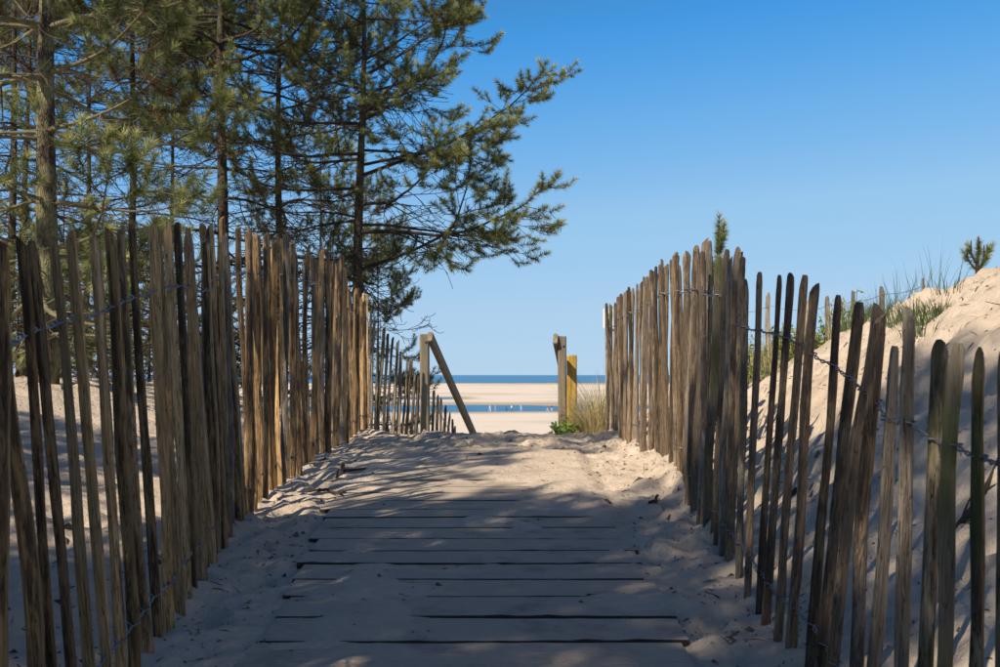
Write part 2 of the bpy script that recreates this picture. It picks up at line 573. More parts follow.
# drift lying over the boards: below their tops near the camera, over them farther on
drift = -0.013 + 0.026 * sstep(5.8, 8.2, GY) + 0.016 * fbm(GX * 1.9, GY * 2.6, 21, 3) + 0.010 * fbm(GX * 7, GY * 7, 23, 2)
drift = np.minimum(np.clip(drift, -0.05, 0.03), 0.005 + 0.03 * sstep(5.4, 8.0, GY)) + 0.05 * sstep(-0.25, 0.7, GX) * sstep(4.4, 6.4, GY)
GZ += boards * drift


def ground_z(x, y):
    i = min(max(np.searchsorted(XS, x) - 1, 0), len(XS) - 2); j = min(max(np.searchsorted(YS, y) - 1, 0), len(YS) - 2)
    fx = (x - XS[i]) / (XS[i + 1] - XS[i]); fy = (y - YS[j]) / (YS[j + 1] - YS[j])
    return float((GZ[j, i] * (1 - fx) + GZ[j, i + 1] * fx) * (1 - fy) + (GZ[j + 1, i] * (1 - fx) + GZ[j + 1, i + 1] * fx) * fy)


nx, ny = len(XS), len(YS)
idx = np.arange(nx * ny).reshape(ny, nx)
quads = np.stack([idx[:-1, :-1], idx[:-1, 1:], idx[1:, 1:], idx[1:, :-1]], axis=-1).reshape(-1, 4)
ground = link('sand_ground', np_mesh('sand_ground', np.stack([GX.ravel(), GY.ravel(), GZ.ravel()], axis=1), quads), M_SAND)
tag(ground, 'pale trodden sand of the dunes and the wide beach', 'sand', kind='structure')

sx = np.array([-60000, -20000, -3000, -800, 800, 3000, 20000, 60000.0])
sy = np.array([215, 320, 600, 1200, 3000, 9000, 30000, 80000.0])
SX, SY = np.meshgrid(sx, sy)
si = np.arange(64).reshape(8, 8)
sq = np.stack([si[:-1, :-1], si[:-1, 1:], si[1:, 1:], si[1:, :-1]], axis=-1).reshape(-1, 4)
sea = link('sea', np_mesh('sea', np.stack([SX.ravel(), SY.ravel(), np.full(64, SEA_Z)], axis=1), sq), M_WATER)
tag(sea, 'blue sea and tide pools beyond the beach', 'sea', kind='structure')

# ------------------------------------------------------------------ boardwalk
boardwalk = empty('boardwalk', (-0.12, 4.5, 0.2))
tag(boardwalk, 'sand-strewn wooden boardwalk of cross planks between two paling fences', 'boardwalk', kind='structure')
rb = random.Random(5)
yy = 2.02
while yy < 8.3:
    wdt = 0.262 + rb.uniform(-0.018, 0.018)
    le = float(np.interp(yy, [2, 3.5, 5.5, 8], [-0.78, -0.80, -1.0, -1.02])) + rb.uniform(-0.035, 0.035)
    ri = 0.61 + rb.uniform(-0.03, 0.035)
    th = 0.07
    n = 26
    xs = np.linspace(le, ri, n)
    wa, wb = rb.uniform(0, 6), rb.uniform(0, 6)
    gap = rb.uniform(0.006, 0.012)
    y0, y1 = yy + gap, yy + wdt - 0.002
    tiltz = rb.uniform(-0.002, 0.002)
    lift = rb.uniform(-0.0018, 0.0018); roll = rb.uniform(-0.0015, 0.0015)
    bow = rb.uniform(-0.002, 0.002)
    vs = []
    ch = 0.006
    for i, x in enumerate(xs):
        t = i / (n - 1) * 2 - 1
        zc = bow * (1 - t * t) + tiltz * t + lift
        e0 = rb.uniform(-0.003, 0.003) + 0.005 * math.sin(3.1 * x + wa); e1 = rb.uniform(-0.003, 0.003) + 0.005 * math.sin(2.7 * x + wb)
        if rb.random() < 0.08: e0 += 0.012
        for (py, pz) in ((y0 + e0, -th), (y0 + e0, zc - ch - roll), (y0 + e0 + ch, zc - roll), (y1 + e1 - ch, zc + roll), (y1 + e1, zc - ch + roll), (y1 + e1, -th)):
            vs.append((x, py, pz + 0.05 * py))
    q = []
    for i in range(n - 1):
        for j in range(6):
            k = (j + 1) % 6
            q.append((i * 6 + j, i * 6 + k, (i + 1) * 6 + k, (i + 1) * 6 + j))
    t = []
    for b0, fl in ((0, 1), ((n - 1) * 6, 0)):
        for m_ in range(1, 5):
            t.append((b0, b0 + m_, b0 + m_ + 1) if not fl else (b0, b0 + m_ + 1, b0 + m_))
    vs = np.array(vs)
    c0 = np.array([0.5 * (le + ri), yy + wdt / 2, 0.05 * (yy + wdt / 2)])
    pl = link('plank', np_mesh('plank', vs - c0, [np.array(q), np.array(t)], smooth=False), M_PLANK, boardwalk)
    pl.location = Vector(c0) - boardwalk.location
    yy += wdt

# ------------------------------------------------------------------ paling fences
def stake_mesh(length, width, rng):
    """cleft chestnut stake standing on z = 0 (with a buried foot): rounded bark side, split inner faces"""
    style = rng.choice(['half', 'half', 'wedge', 'round', 'slab'])
    if style == 'half':
        sec = [(-1, -0.35, 0), (-0.45, -0.45, 0), (0.45, -0.4, 0), (1, -0.3, 0), (0.85, 0.2, 1), (0.35, 0.55, 1), (-0.3, 0.58, 1), (-0.85, 0.22, 1)]
    elif style == 'wedge':
        sec = [(-0.95, 0.25, 0), (-0.5, -0.2, 0), (0.05, -0.7, 0), (0.5, -0.25, 0), (0.95, 0.2, 1), (0.55, 0.5, 1), (0, 0.62, 1), (-0.55, 0.5, 1)]
    elif style == 'slab':
        sec = [(-1, -0.3, 0), (-0.3, -0.38, 0), (0.4, -0.34, 0), (1, -0.26, 0), (0.98, 0.2, 0), (0.4, 0.36, 1), (-0.3, 0.34, 1), (-0.95, 0.25, 0)]
    else:
        sec = [(0.82 * math.cos(a), 0.75 * math.sin(a), 1 if i % 4 else 0) for i, a in enumerate([k * math.pi / 4 for k in range(8)])]
    sec = np.array(sec)
    foot = 0.16
    zs = np.concatenate([np.linspace(-foot, length - 0.07, 13), [length - 0.045, length - 0.012, length]])
    bx, by = rng.uniform(-0.013, 0.013), rng.uniform(-0.011, 0.011)
    kz = [(rng.uniform(0.1, 0.9), rng.uniform(-0.5, 0.9), rng.randrange(8)) for _ in range(3)]
    ph = rng.uniform(0, 6.28); k1 = rng.uniform(2.0, 5.5)
    ph2 = rng.uniform(0, 6.28)
    topstyle = rng.random()
    hw = width / 2
    vs = []
    sharpcol = [0, 3, 4] if style != 'round' else [0]
    wob = [[rng.uniform(-1, 1) for _ in range(8)] for _ in zs]
    colw = [rng.uniform(0.88, 1.12) for _ in range(8)]
    for i, z in enumerate(zs):
        t = (z + foot) / (length + foot)
        s = hw * (1.06 - 0.2 * t + 0.07 * math.sin(ph2 + 5 * t) + 0.03 * math.sin(ph + 17 * t))
        ox = bx * math.sin(ph + k1 * t) + 0.35 * bx * math.sin(11 * t + ph2)
        oy = by * math.sin(ph2 + k1 * t)
        sh = 0.0
        if i >= 13:
            f = [0.97, 0.8, 0.55][i - 13] if topstyle < 0.45 else [1.0, 0.97, 0.90][i - 13]
            if topstyle < 0.12: f = [0.9, 0.6, 0.22][i - 13]
            s *= f
        for j in range(8):
            r = s * colw[j] * (1 + 0.10 * wob[i][j])
            for (kt, ka, kj) in kz:
                r *= 1 + 0.28 * ka * math.exp(-((t - kt) / 0.045) ** 2) * max(0.0, math.cos((j - kj) * 0.785))
            dz = 0.0
            if i >= 14 and 0.45 <= topstyle: dz = 0.016 * math.sin(j * 0.785 + ph) * (1 if i == 15 else 0.5)
            vs.append((ox + sec[j][0] * r, oy + sec[j][1] * r, z + dz))
    n = len(zs)
    q = [(i * 8 + j, i * 8 + (j + 1) % 8, (i + 1) * 8 + (j + 1) % 8, (i + 1) * 8 + j) for i in range(n - 1) for j in range(8)]
    b0 = (n - 1) * 8
    t = [(b0, b0 + m_, b0 + m_ + 1) for m_ in range(1, 7)]
    tone = np.tile(sec[:, 2], n)
    me = np_mesh('picket', np.array(vs), [np.array(q), np.array(t)], True, {'tone': tone})
    # split edges stay crisp
    sh = me.attributes.new('sharp_edge', 'BOOLEAN', 'EDGE')
    ev = np.zeros(len(me.edges) * 2, dtype=np.int32); me.edges.foreach_get('vertices', ev); ev = ev.reshape(-1, 2)
    flag = np.zeros(len(ev), dtype=bool)
    for sc in sharpcol:
        flag |= (ev[:, 0] % 8 == sc) & (ev[:, 1] % 8 == sc)
    flag |= (ev[:, 0] >= 13 * 8) & (ev[:, 1] >= 13 * 8)
    sh.data.foreach_set('value', flag)
    return me


def build_picket(fence, base, top, width, rng, mat, face=0.0):
    base = Vector(base); top = Vector(top)
    d = top - base
    me = stake_mesh(d.length, width, rng)
    o = link('picket', me, mat, fence)
    q = Vector((0, 0, 1)).rotation_difference(d.normalized())
    spin = Quaternion((0, 0, 1), face + rng.uniform(-0.7, 0.7) + (math.pi if rng.random() < 0.45 else 0))
    o.rotation_mode = 'QUATERNION'
    o.rotation_quaternion = q @ spin
    o.location = base - fence.location
    return o


def wire_mesh(pts, widths, normal_fn, rng, r=0.0025):
    """two strands twisted round each other between the stakes, one before and one behind every stake"""
    mb = MB()
    pts = [Vector(p) for p in pts]
    seg = 11
    for s in (0, 1):
        line = []
        for i in range(len(pts) - 1):
            a, b = pts[i], pts[i + 1]
            n = normal_fn(i)
            dist = (b - a).length
            turns = max(1, int(round(dist / 0.045)))
            turns = turns + (1 - turns % 2)
            sag = -0.008 * min(1.0, dist / 0.12)
            for k in range(seg):
                t = k / seg
                e = abs(2 * t - 1) ** 3
                amp = 0.0038 * (1 - e) + (0.5 * (widths[i] * (1 - t) + widths[i + 1] * t) * 0.80 + 0.004) * e
                ph = math.pi * (s + (i % 2) + turns * t)
                p = a.lerp(b, t)
                p = p + n * (amp * math.cos(ph)) + Vector((0, 0, 1)) * (0.0038 * math.sin(ph) + sag * math.sin(math.pi * t))
                line.append(p[:])
        line.append(pts[-1][:])
        mb.tube(np.array(line), r, 4)
    return mb.mesh('wire')


def build_fence(name, label, group, stakes, wires, side, seed, mats):
    """stakes: list of (base, top, width, matkey) from near to far"""
    rng = random.Random(seed)
    b0 = stakes[0][0]
    fence = empty(name, b0)
    tag(fence, label, 'fence', group)
    for (b, t, w, mk) in stakes:
        build_picket(fence, b, t, w, rng, mats[mk], face=math.pi / 2 * 0.0)
    for frac_fn in wires:
        pts = []
        for (b, t, w, mk) in stakes:
            b = Vector(b); t = Vector(t)
            k = frac_fn(b, t)
            pts.append(b + (t - b) * k)
        # keep the wire's run even although the stakes are not
        z = np.array([p.z for p in pts])
        zz = np.convolve(np.pad(z, 2, mode='edge'), np.ones(5) / 5, mode='valid')
        for p, s_ in zip(pts, zz): p.z = 0.3 * p.z + 0.7 * s_

        def nf(i):
            a = Vector(pts[i]); b = Vector(pts[min(i + 1, len(pts) - 1)])
            d = (b - a); d.z = 0
            if d.length < 1e-5: d = Vector((0, 1, 0))
            d.normalize()
            return Vector((d.y, -d.x, 0))
        me = wire_mesh(pts, [s[2] for s in stakes], nf, rng)
        w = link('wire', me, M_WIRE, fence)
        w.location = -Vector(fence.location)
    return fence


def with_ground(x, y):
    return Vector((x, y, ground_z(x, y) - 0.02))


rl = random.Random(41)
left = []
near_left = [(-4, 248, 2.15, 17), (3, 248, 2.3, 50), (17, 240, 2.45, 72), (31, 241, 2.55, 84), (52, 239, 2.7, 107), (71, 236, 2.8, 117),
             (94, 238, 2.92, 129), (108, 232, 3.05, 142), (119, 230, 3.19, 153), (131, 228, 3.33, 162), (148, 224, 3.51, 178),
             (157, 229, 3.62, 184), (167, 226, 3.78, 191), (177, 226, 3.92, 197), (191, 228, 4.05, 203)]
for (ut, vt, d, ub) in near_left:
    xb = (ub - 500) / 1000 * d
    b = with_ground(xb, d)
    t = px(ut, vt, d + rl.uniform(-0.03, 0.05))
    left.append((b, t, rl.uniform(0.034, 0.043), 'L'))
d = 4.15
while d < 10.0:
    xb = float(np.interp(d, [4.0, 4.6, 5.8, 7.1, 9.0, 9.9], [-1.22, -1.29, -1.40, -1.41, -1.37, -1.33])) + rl.uniform(-0.02, 0.02)
    h = float(np.interp(d, [4.1, 4.6, 5.5, 7, 8.6, 9.2, 9.9], [1.40, 1.47, 1.60, 1.58, 1.60, 1.46, 1.33])) + rl.uniform(-0.05, 0.045)
    b = with_ground(xb, d)
    lx = -0.10 * np.interp(d, [4.1, 6.5], [1.2, 0.25]) + rl.gauss(0, 0.035)
    t = Vector((xb + lx, d + rl.gauss(0, 0.05), 0.05 * d + h))
    left.append((b, t, rl.uniform(0.032, 0.052), 'L' if rl.random() < 0.9 else 'P'))
    d += rl.uniform(0.062, 0.118)
MATS = {'L': M_PICKET_L, 'R': M_PICKET_R, 'G': M_PICKET_G, 'P': M_PICKET_P}
build_fence('paling_fence', 'tall brown chestnut paling fence in front of the pine trees', 'paling fences along the boardwalk', left,
            [lambda b, t: 1 - 0.225 / (t - b).length, lambda b, t: 0.17 / (t - b).length], 1, 11, MATS)

rr = random.Random(77)
right = []
near_right = [(1004, 352, 1.88, 985, 'R'), (980, 347, 2.0, 969, 'G'), (956, 343, 2.1, 937, 'G'), (938, 346, 2.2, 912, 'G'), (909, 313, 2.3, 893, 'P'),
              (895, 346, 2.45, 861, 'P'), (882, 319, 2.6, 841, 'R'), (873, 308, 2.75, 824, 'R'), (856, 302, 2.9, 815, 'R'),
              (839, 295, 3.05, 802, 'R'), (816, 287, 3.18, 786, 'R'), (806, 275, 3.38, 772, 'R'), (791, 277, 3.54, 762, 'R'),
              (778, 275, 3.74, 756, 'R'), (760, 272, 3.94, 746, 'R'), (746, 279, 4.15, 736, 'P'), (735, 280, 4.32, 727, 'R')]
for (ut, vt, d, ub, mk) in near_right:
    xb = (ub - 500) / 1000 * d
    b = with_ground(xb, d)
    t = px(ut, vt, d + rr.uniform(-0.04, 0.04))
    right.append((b, t, rr.uniform(0.030, 0.038), mk))
d = 4.44
while d < 10.0:
    xb = float(np.interp(d, [4.3, 4.8, 5.5, 6.3, 7.2, 8.3, 9.9], [0.98, 1.015, 1.06, 1.16, 1.20, 1.13, 1.06])) + rr.uniform(-0.02, 0.02)
    ztop = float(np.interp(d, [4.4, 4.75, 5.2, 6.2, 7.2, 8.3, 9.2, 9.9], [1.52, 1.66, 1.72, 1.80, 1.84, 1.82, 1.74, 1.66])) + rr.uniform(-0.045, 0.04)
    b = with_ground(xb, d)
    t = Vector((xb + float(np.interp(d, [4.4, 5.5, 7], [0.07, 0.05, 0.0])) + rr.gauss(0, 0.03), d + rr.gauss(0, 0.04), ztop))
    right.append((b, t, rr.uniform(0.034, 0.052), 'R' if rr.random() < 0.85 else ('P' if rr.random() < 0.7 else 'G')))
    d += rr.uniform(0.07, 0.14)
build_fence('paling_fence', 'grey brown weathered paling fence at the foot of the bare sand dune', 'paling fences along the boardwalk', right,
            [lambda b, t: 1 - 0.215 / (t - b).length, lambda b, t: 0.17 / (t - b).length], -1, 12, MATS)

# low fence from the end of the tall one to the handrail post, then down the slope
rc = random.Random(8)
cross = []
for (ut, vt, ub) in [(371, 309, 367), (375, 318, 371.5), (378.5, 323, 375), (384, 328, 378), (388, 335, 384), (393, 338, 387), (398, 341, 393), (403, 353, 398),
                     (407, 358, 403), (411.5, 361, 407.5), (415, 372, 412), (418, 376, 416)]:
    d = 10.15 + (ut - 370) * 0.006
    b = with_ground((ub - 500) / 1000 * d, d)
    cross.append((b, px(ut, vt, d), rc.uniform(0.03, 0.046), rc.choice(['R', 'G', 'L', 'P'])))
for i, (ut, vt) in enumerate([(434, 390), (438, 394.5), (442, 398.7), (445.6, 405), (449, 412), (452, 419), (455, 426)]):
    d = 11.0 + 0.24 * i
    t = px(ut, vt, d)
    b = with_ground(t.x - 0.02, d)
    cross.append((b, t, rc.uniform(0.03, 0.042), 'R'))
build_fence('low_paling_fence', 'low thin paling fence leading past the sloping handrail to the beach', None, cross,
            [lambda b, t: 0.75, lambda b, t: 0.15], 1, 13, MATS)

# ------------------------------------------------------------------ handrails and posts
def beam_mesh(name, a, b, w, h, seed, bev=0.012):
    """squared timber from a to b, chamfered, slightly uneven; local frame at a"""
    r = random.Random(seed)
    a = Vector(a); b = Vector(b)
    dv = (b - a); Ln = dv.length; dv.normalize()
    up = Vector((0, 0, 1)) if abs(dv.z) < 0.9 else Vector((0, 1, 0))
    sx_ = dv.cross(up).normalized(); sy_ = sx_.cross(dv).normalized()
    sec = [(-w / 2 + bev, -h / 2), (w / 2 - bev, -h / 2), (w / 2, -h / 2 + bev), (w / 2, h / 2 - bev), (w / 2 - bev, h / 2), (-w / 2 + bev, h / 2), (-w / 2, h / 2 - bev), (-w / 2, -h / 2 + bev)]
    rows = [(0, 0.94), (0.012, 1)] + [(k * Ln / 8, 1) for k in range(1, 8)] + [(Ln - 0.012, 1), (Ln, 0.92)]
    vs = []
    for (l, s) in rows:
        for (p, q_) in sec:
            j = 1 + r.uniform(-0.02, 0.02)
            vs.append((dv * l + sx_ * p * s * j + sy_ * q_ * s * j)[:])
    n = len(rows)
    q = [(i * 8 + j, i * 8 + (j + 1) % 8, (i + 1) * 8 + (j + 1) % 8, (i + 1) * 8 + j) for i in range(n - 1) for j in range(8)]
    t = []
    for base, fl in ((0, 1), ((n - 1) * 8, 0)):
        for m_ in range(1, 7):
            t.append((base, base + m_ + 1, base + m_) if fl else (base, base + m_, base + m_ + 1))
    return np_mesh(name, np.array(vs), [np.array(q), np.array(t)], smooth=False)


def beam(name, a, b, w, h, mat, parent, seed):
    o = link(name, beam_mesh(name, a, b, w, h, seed), mat, parent)
    o.location = Vector(a) - (Vector(parent.location) if parent else Vector())
    return o


def bolt(parent, p, seed, root):
    mb = MB()
    mb.tube(np.array([[0, 0.01, 0], [0, -0.012, 0]]), 0.012, 6)
    o = link('bolt', mb.mesh('bolt', False), M_WIRE, parent)
    o.location = Vector(p) - Vector(parent.location) - Vector(root.location)
    return o


def rail_pt(x0, y0, z0, t):
    return Vector((x0 + 0.158 * t, y0 + t, z0 - 0.47 * t))


gl = ground_z(-0.775, 10.4)
hl = empty('handrail', (-0.775, 10.4, gl))
tag(hl, 'grey timber handrail with one post, sloping down beside the low paling fence', 'handrail')
bp = beam('post', (-0.775, 10.4, gl - 0.2), (-0.785, 10.4, 1.475), 0.095, 0.105, M_POST, hl, 1)
p0 = rail_pt(-0.725, 10.34, 1.50, 0); p1 = rail_pt(-0.725, 10.34, 1.50, 3.2)
beam('rail', p0 - Vector((0, 0, 0.05)), p1 - Vector((0, 0, 0.05)), 0.055, 0.11, M_POST, hl, 2)
x2, y2 = p1.x - 0.085, p1.y - 0.12
beam('post', (x2, y2, ground_z(x2, y2) - 0.2), (x2, y2, p1.z + 0.02), 0.095, 0.1, M_POST, hl, 3)
bolt(bp, (-0.775, 10.345, 1.40), 1, hl)

gr = ground_z(0.65, 10.45)
hr = empty('handrail', (0.65, 10.45, gr))
tag(hr, 'grey timber post with a sawn rail end bolted on, in front of the yellow post', 'handrail')
bp = beam('post', (0.652, 10.45, gr - 0.2), (0.648, 10.45, 1.455), 0.085, 0.1, M_POST, hr, 4)
p0 = rail_pt(0.575, 10.37, 1.43, 0); p1 = rail_pt(0.575, 10.37, 1.43, 3.2)
beam('rail', p0, p1, 0.05, 0.12, M_POST, hr, 5)
x2, y2 = p1.x + 0.085, p1.y - 0.12
beam('post', (x2, y2, ground_z(x2, y2) - 0.2), (x2, y2, p1.z + 0.05), 0.09, 0.1, M_POST, hr, 6)
bolt(bp, (0.655, 10.398, 1.36), 1, hr)
gy = ground_z(0.775, 10.85)
yp = link('timber_post', beam_mesh('timber_post', (0, 0, -0.3), (0.004, 0, 1.265 - gy), 0.105, 0.1, 9), M_YELLOW)
yp.location = (0.775, 10.85, gy)
yp.data.transform(Matrix.Translation((0, 0, -0.3)))
tag(yp, 'short yellow stained timber post behind the grey handrail post', 'post')

# ------------------------------------------------------------------ pines
def tuft_template(seed, n=130, ln=0.15, nl=0.064, w=0.0046):
    """one season's shoot: a brush of needles round an axis along +z, pale new growth at its tip, browning at its foot"""
    r = np.random.default_rng(seed)
    t = r.uniform(0, 1, n) ** 0.85
    a = r.uniform(0, 2 * math.pi, n)
    tilt = np.radians(r.uniform(48, 88, n)) * (1.12 - 0.62 * t ** 2)
    l = nl * r.uniform(0.75, 1.15, n) * (1 - 0.25 * t ** 3)
    base = np.stack([np.zeros(n), np.zeros(n), t * ln], axis=1)
    d = np.stack([np.sin(tilt) * np.cos(a), np.sin(tilt) * np.sin(a), np.cos(tilt)], axis=1)
    s = np.cross(d, r.normal(size=(n, 3))); s /= np.linalg.norm(s, axis=1)[:, None]
    v = np.stack([base - s * w / 2, base + s * w / 2, base + d * l[:, None]], axis=1).reshape(-1, 3)
    tn = np.where(t > 0.82, 0.42, 0.0) + np.where(t < 0.22, -0.22, 0.0) + r.normal(0, 0.06, n)
    tone = np.stack([tn - 0.04, tn - 0.04, tn + 0.12], axis=1).ravel()
    return v, tone


def build_needles(tufts, templates, name='crown'):
    """tufts: list of (pos, dir, scale, tone)"""
    P = np.array([t[0] for t in tufts]); D = np.array([t[1] for t in tufts])
    S = np.array([t[2] for t in tufts]); T = np.array([t[3] for t in tufts])
    D /= np.linalg.norm(D, axis=1)[:, None]
    ref = np.where(np.abs(D[:, 2:3]) < 0.9, np.array([[0, 0, 1.0]]), np.array([[1.0, 0, 0]]))
    A = np.cross(ref, D); A /= np.linalg.norm(A, axis=1)[:, None]
    B = np.cross(D, A)
    R = np.stack([A, B, D], axis=2) * S[:, None, None]
    vs, ts = [], []
    k = len(templates)
    for i in range(k):
        sel = np.arange(len(P))[i::k]
        if not len(sel): continue
        tv, tt = templates[i]
        v = np.einsum('nij,mj->nmi', R[sel], tv) + P[sel][:, None, :]
        vs.append(v.reshape(-1, 3)); ts.append((T[sel][:, None] + tt[None, :]).ravel())
    v = np.concatenate(vs); t = np.clip(np.concatenate(ts), 0, 1)
    f = np.arange(len(v)).reshape(-1, 3)
    return np_mesh(name, v, f, False, {'tone': t})


TUFTS = [tuft_template(s) for s in range(7)]
TUFTS_FINE = [tuft_template(s + 20, 140, 0.15, 0.060, 0.0044) for s in range(6)]
TUFTS_LONG = [tuft_template(s + 40, 170, 0.18, 0.085, 0.0046) for s in range(6)]


def unit(v):
    return v / (np.linalg.norm(v) + 1e-9)


def grow(mb, tufts, rng, p, d, length, r0, level, live, up, seg=None, tone0=0.5, sides=5, dens=1.0, droop=0.0, ts=1.0):
    """one shoot: a line that sags and turns up again, side shoots on it, needle brushes at its live end"""
    n = seg or (max(6, int(length / 0.16) + 2) if level == 0 else 6)
    pts = [np.array(p, dtype=float)]
    d = unit(np.array(d, dtype=float))
    st = length / (n - 1)
    dirs = [d]
    jit = 0.08 if level == 0 else 0.05
    curl = np.array([rng.gauss(0, 0.10), rng.gauss(0, 0.10), 0]) * (0.4 if level == 0 else 1.0)
    for i in range(n - 1):
        t = i / (n - 1)
        lift = up * 0.35 * t ** 1.5 if level == 0 else up * (0.62 * t ** 1.3) - 0.10 * (1 - t)
        d = unit(d + curl + np.array([rng.gauss(0, jit), rng.gauss(0, jit), rng.gauss(0, 0.05) + lift - droop * (1 - t) * 0.2]))
        dirs.append(d)
        pts.append(pts[-1] + d * st)
    pts = np.array(pts)
    rad = r0 * (1 - 0.78 * np.linspace(0, 1, n))
    mb.tube(pts, np.maximum(rad, 0.0040 if level else 0.005), sides if level == 0 else 3, cap=False)
    if level < 2:
        if level == 0:
            m = int(length / 0.17 * dens) + 3
            lo = 0.14
        else:
            m = int(length / (0.17 if live else 0.14) * dens) + 1
            lo = 0.2
        for k in range(m):
            t = lo + (1 - lo) * (k + rng.random()) / m
            i = min(int(t * (n - 1)), n - 2)
            q = pts[i] + (pts[i + 1] - pts[i]) * (t * (n - 1) - i)
            dd = dirs[i]
            side = unit(np.cross(dd, np.array([0, 0, 1.0])))
            sgn = 1 if (k % 2) else -1
            ang = math.radians(rng.uniform(35, 72))
            nd = unit(dd * math.cos(ang) + side * sgn * math.sin(ang) * rng.uniform(0.5, 1) + np.array([0, 0, rng.gauss(-0.04, 0.30)]))
            ll = (length * (0.40 if level == 0 else 0.42) * (1.12 - 0.85 * t) + 0.12) * rng.uniform(0.6, 1.2)
            ll = min(ll, 0.85 if level == 0 else 0.45)
            lv = live and (level == 1 or t > 0.36 + 0.22 * rng.random()) and rng.random() < (0.92 if level == 0 else 0.8)
            grow(mb, tufts, rng, q, nd, ll, max(rad[i] * 0.5, 0.003), level + 1, lv, up * 1.15, None, tone0, 3, dens, droop * 0.6, ts)
    if live:
        k = ts * rng.uniform(0.85, 1.2)
        tn = min(max(tone0 + rng.gauss(0, 0.12), 0.2), 0.72)
        tdir = unit(dirs[-1]) + np.array([rng.gauss(0, .12), rng.gauss(0, .12), 0.55])
        tufts.append((pts[-1] - 0.03 * dirs[-1], tdir, k, tn))
        for back in ((0.11, 0.21) if level < 2 else (0.11,)):
            if back * ts < length * 0.75 and rng.random() < 0.85:
                t = 1 - back * ts / length
                i = min(int(t * (n - 1)), n - 2)
                q = pts[i] + (pts[i + 1] - pts[i]) * (t * (n - 1) - i)
                tufts.append((q, unit(dirs[i]) + np.array([rng.gauss(0, .2), rng.gauss(0, .2), 0.2]), k * rng.uniform(0.8, 1.0), tn - 0.10))


def pine(name, label, group, loc, height, dia, seed, live_from=0.35, dead_from=0.04, lmax=2.2, tone=0.42, limbs=None, dens=1.0, whorl=0.42, lean=(0, 0), skip_az=None, templates=None, brown=0.06, top_len=0.25, ts=1.0, twig=None, bark=None):
    rng = random.Random(seed)
    x, y, z = loc
    tree = empty(name, loc)
    tag(tree, label, 'tree', group)
    n = 16
    zs = np.linspace(-0.25, height, n)
    wx = rng.uniform(0, 6); wy = rng.uniform(0, 6)
    tp = np.stack([lean[0] * zs / height + 0.012 * dia / 0.15 * np.sin(zs * 1.1 + wx) * 2, lean[1] * zs / height + 0.02 * np.sin(zs * 0.9 + wy), zs], axis=1)
    tp -= tp[0] * np.array([1, 1, 0])
    tr = dia / 2 * (1 - 0.86 * (zs / height).clip(0, 1)) * (1 + 0.25 * np.exp(-np.clip(zs, 0, 9) / 0.2))
    mb = MB(); mb.tube(tp, np.maximum(tr, 0.008), 10)
    link('trunk', mb.mesh('trunk'), bark or M_BARK, tree)
    tufts = []

    def at(h):
        return np.array([np.interp(h, zs, tp[:, k]) for k in range(3)])

    def rad(h):
        return float(np.interp(h, zs, tr))
    made = []
    if limbs:
        for (h, d, ln, r0, up, tn) in limbs:
            b = MB()
            grow(b, tufts, rng, at(h), d, ln, r0, 0, True, up, None, tn, 5, dens * 1.1, 0.0, ts)
            made.append(b)
    h = dead_from * height + 0.15
    while h < height - 0.15:
        f = h / height
        live = f > live_from
        prof = math.sin(math.pi * min(1, max(0.0, (1 - f) * 0.86 + 0.07))) ** 0.7 if live else 0.75 + 0.35 * rng.random()
        m = rng.choice([3, 4, 4, 5]) if live else rng.choice([3, 4, 4, 5])
        a0 = rng.uniform(0, 6.28)
        for k in range(m):
            az = a0 + k * 2 * math.pi / m + rng.gauss(0, 0.25)
            if skip_az and h < skip_az[1] and math.cos(az) > skip_az[0]: continue
            el = math.radians(rng.uniform(-8, 14) + (28 * max(0, f - 0.55)))
            ln = lmax * prof * rng.uniform(0.6, 1.08) if live else lmax * prof * rng.uniform(0.4, 1.0)
            ln = max(ln, top_len)
            d = np.array([math.cos(az) * math.cos(el), math.sin(az) * math.cos(el), math.sin(el)])
            b = MB()
            tn = tone + rng.gauss(0, 0.09)
            if rng.random() < brown: tn = 0.04
            r0 = min(rad(h) * 0.55, 0.006 + ln * 0.0115)
            grow(b, tufts, rng, at(h + rng.uniform(-0.06, 0.06)), d, ln, r0, 0, live and rng.random() < 0.93, 0.85 if live else 0.35, None, tn, 5, dens if live else dens * 1.15, 0.15 if live else 0.45, ts)
            made.append(b)
        h += whorl * rng.uniform(0.7, 1.25)
    for b in made:
        link('branch', b.mesh('branch'), twig or M_TWIG, tree)
    tufts.append((at(height), np.array([0, 0, 1.0]), 1.3, tone + 0.2))
    c = link('crown', build_needles(tufts, templates or TUFTS), M_NEEDLE, tree)
    c['kind'] = 'stuff'
    return tree


def copy_tree(o, loc, rz, scale, label, group=None):
    c = o.copy(); COL.objects.link(c)
    c.location = loc; c.rotation_euler = (0, 0, rz); c.scale = (scale,) * 3
    c['label'] = label
    if group: c['group'] = group
    for ch in o.children:
        k = ch.copy(); COL.objects.link(k); k.parent = c
    return c


def tree_at(u, d, sink=0.05):
    x = (u - 500) / 1000 * d
    return (x, d, ground_z(x, d) - sink)


M_LICHEN = mat_simple('lichened_twig', (0.15, 0.13, 0.075), 0.9, 0, 0.5, 14)
GP = 'pines behind the tall paling fence'
# the pine that leans out over the path end: its seaward limbs follow the photograph
loc = tree_at(362, 13.0)


def limb_from(tree_loc, u0, v0, u1, v1, dy, r0, up, tn):
    a = px(u0, v0, 13.0); b = px(u1, v1, 13.0 + dy)
    d = b - a
    return (a.z - tree_loc[2], np.array([d.x, d.y, d.z - 0.06 * d.length]), d.length * 1.06, r0, up, tn)


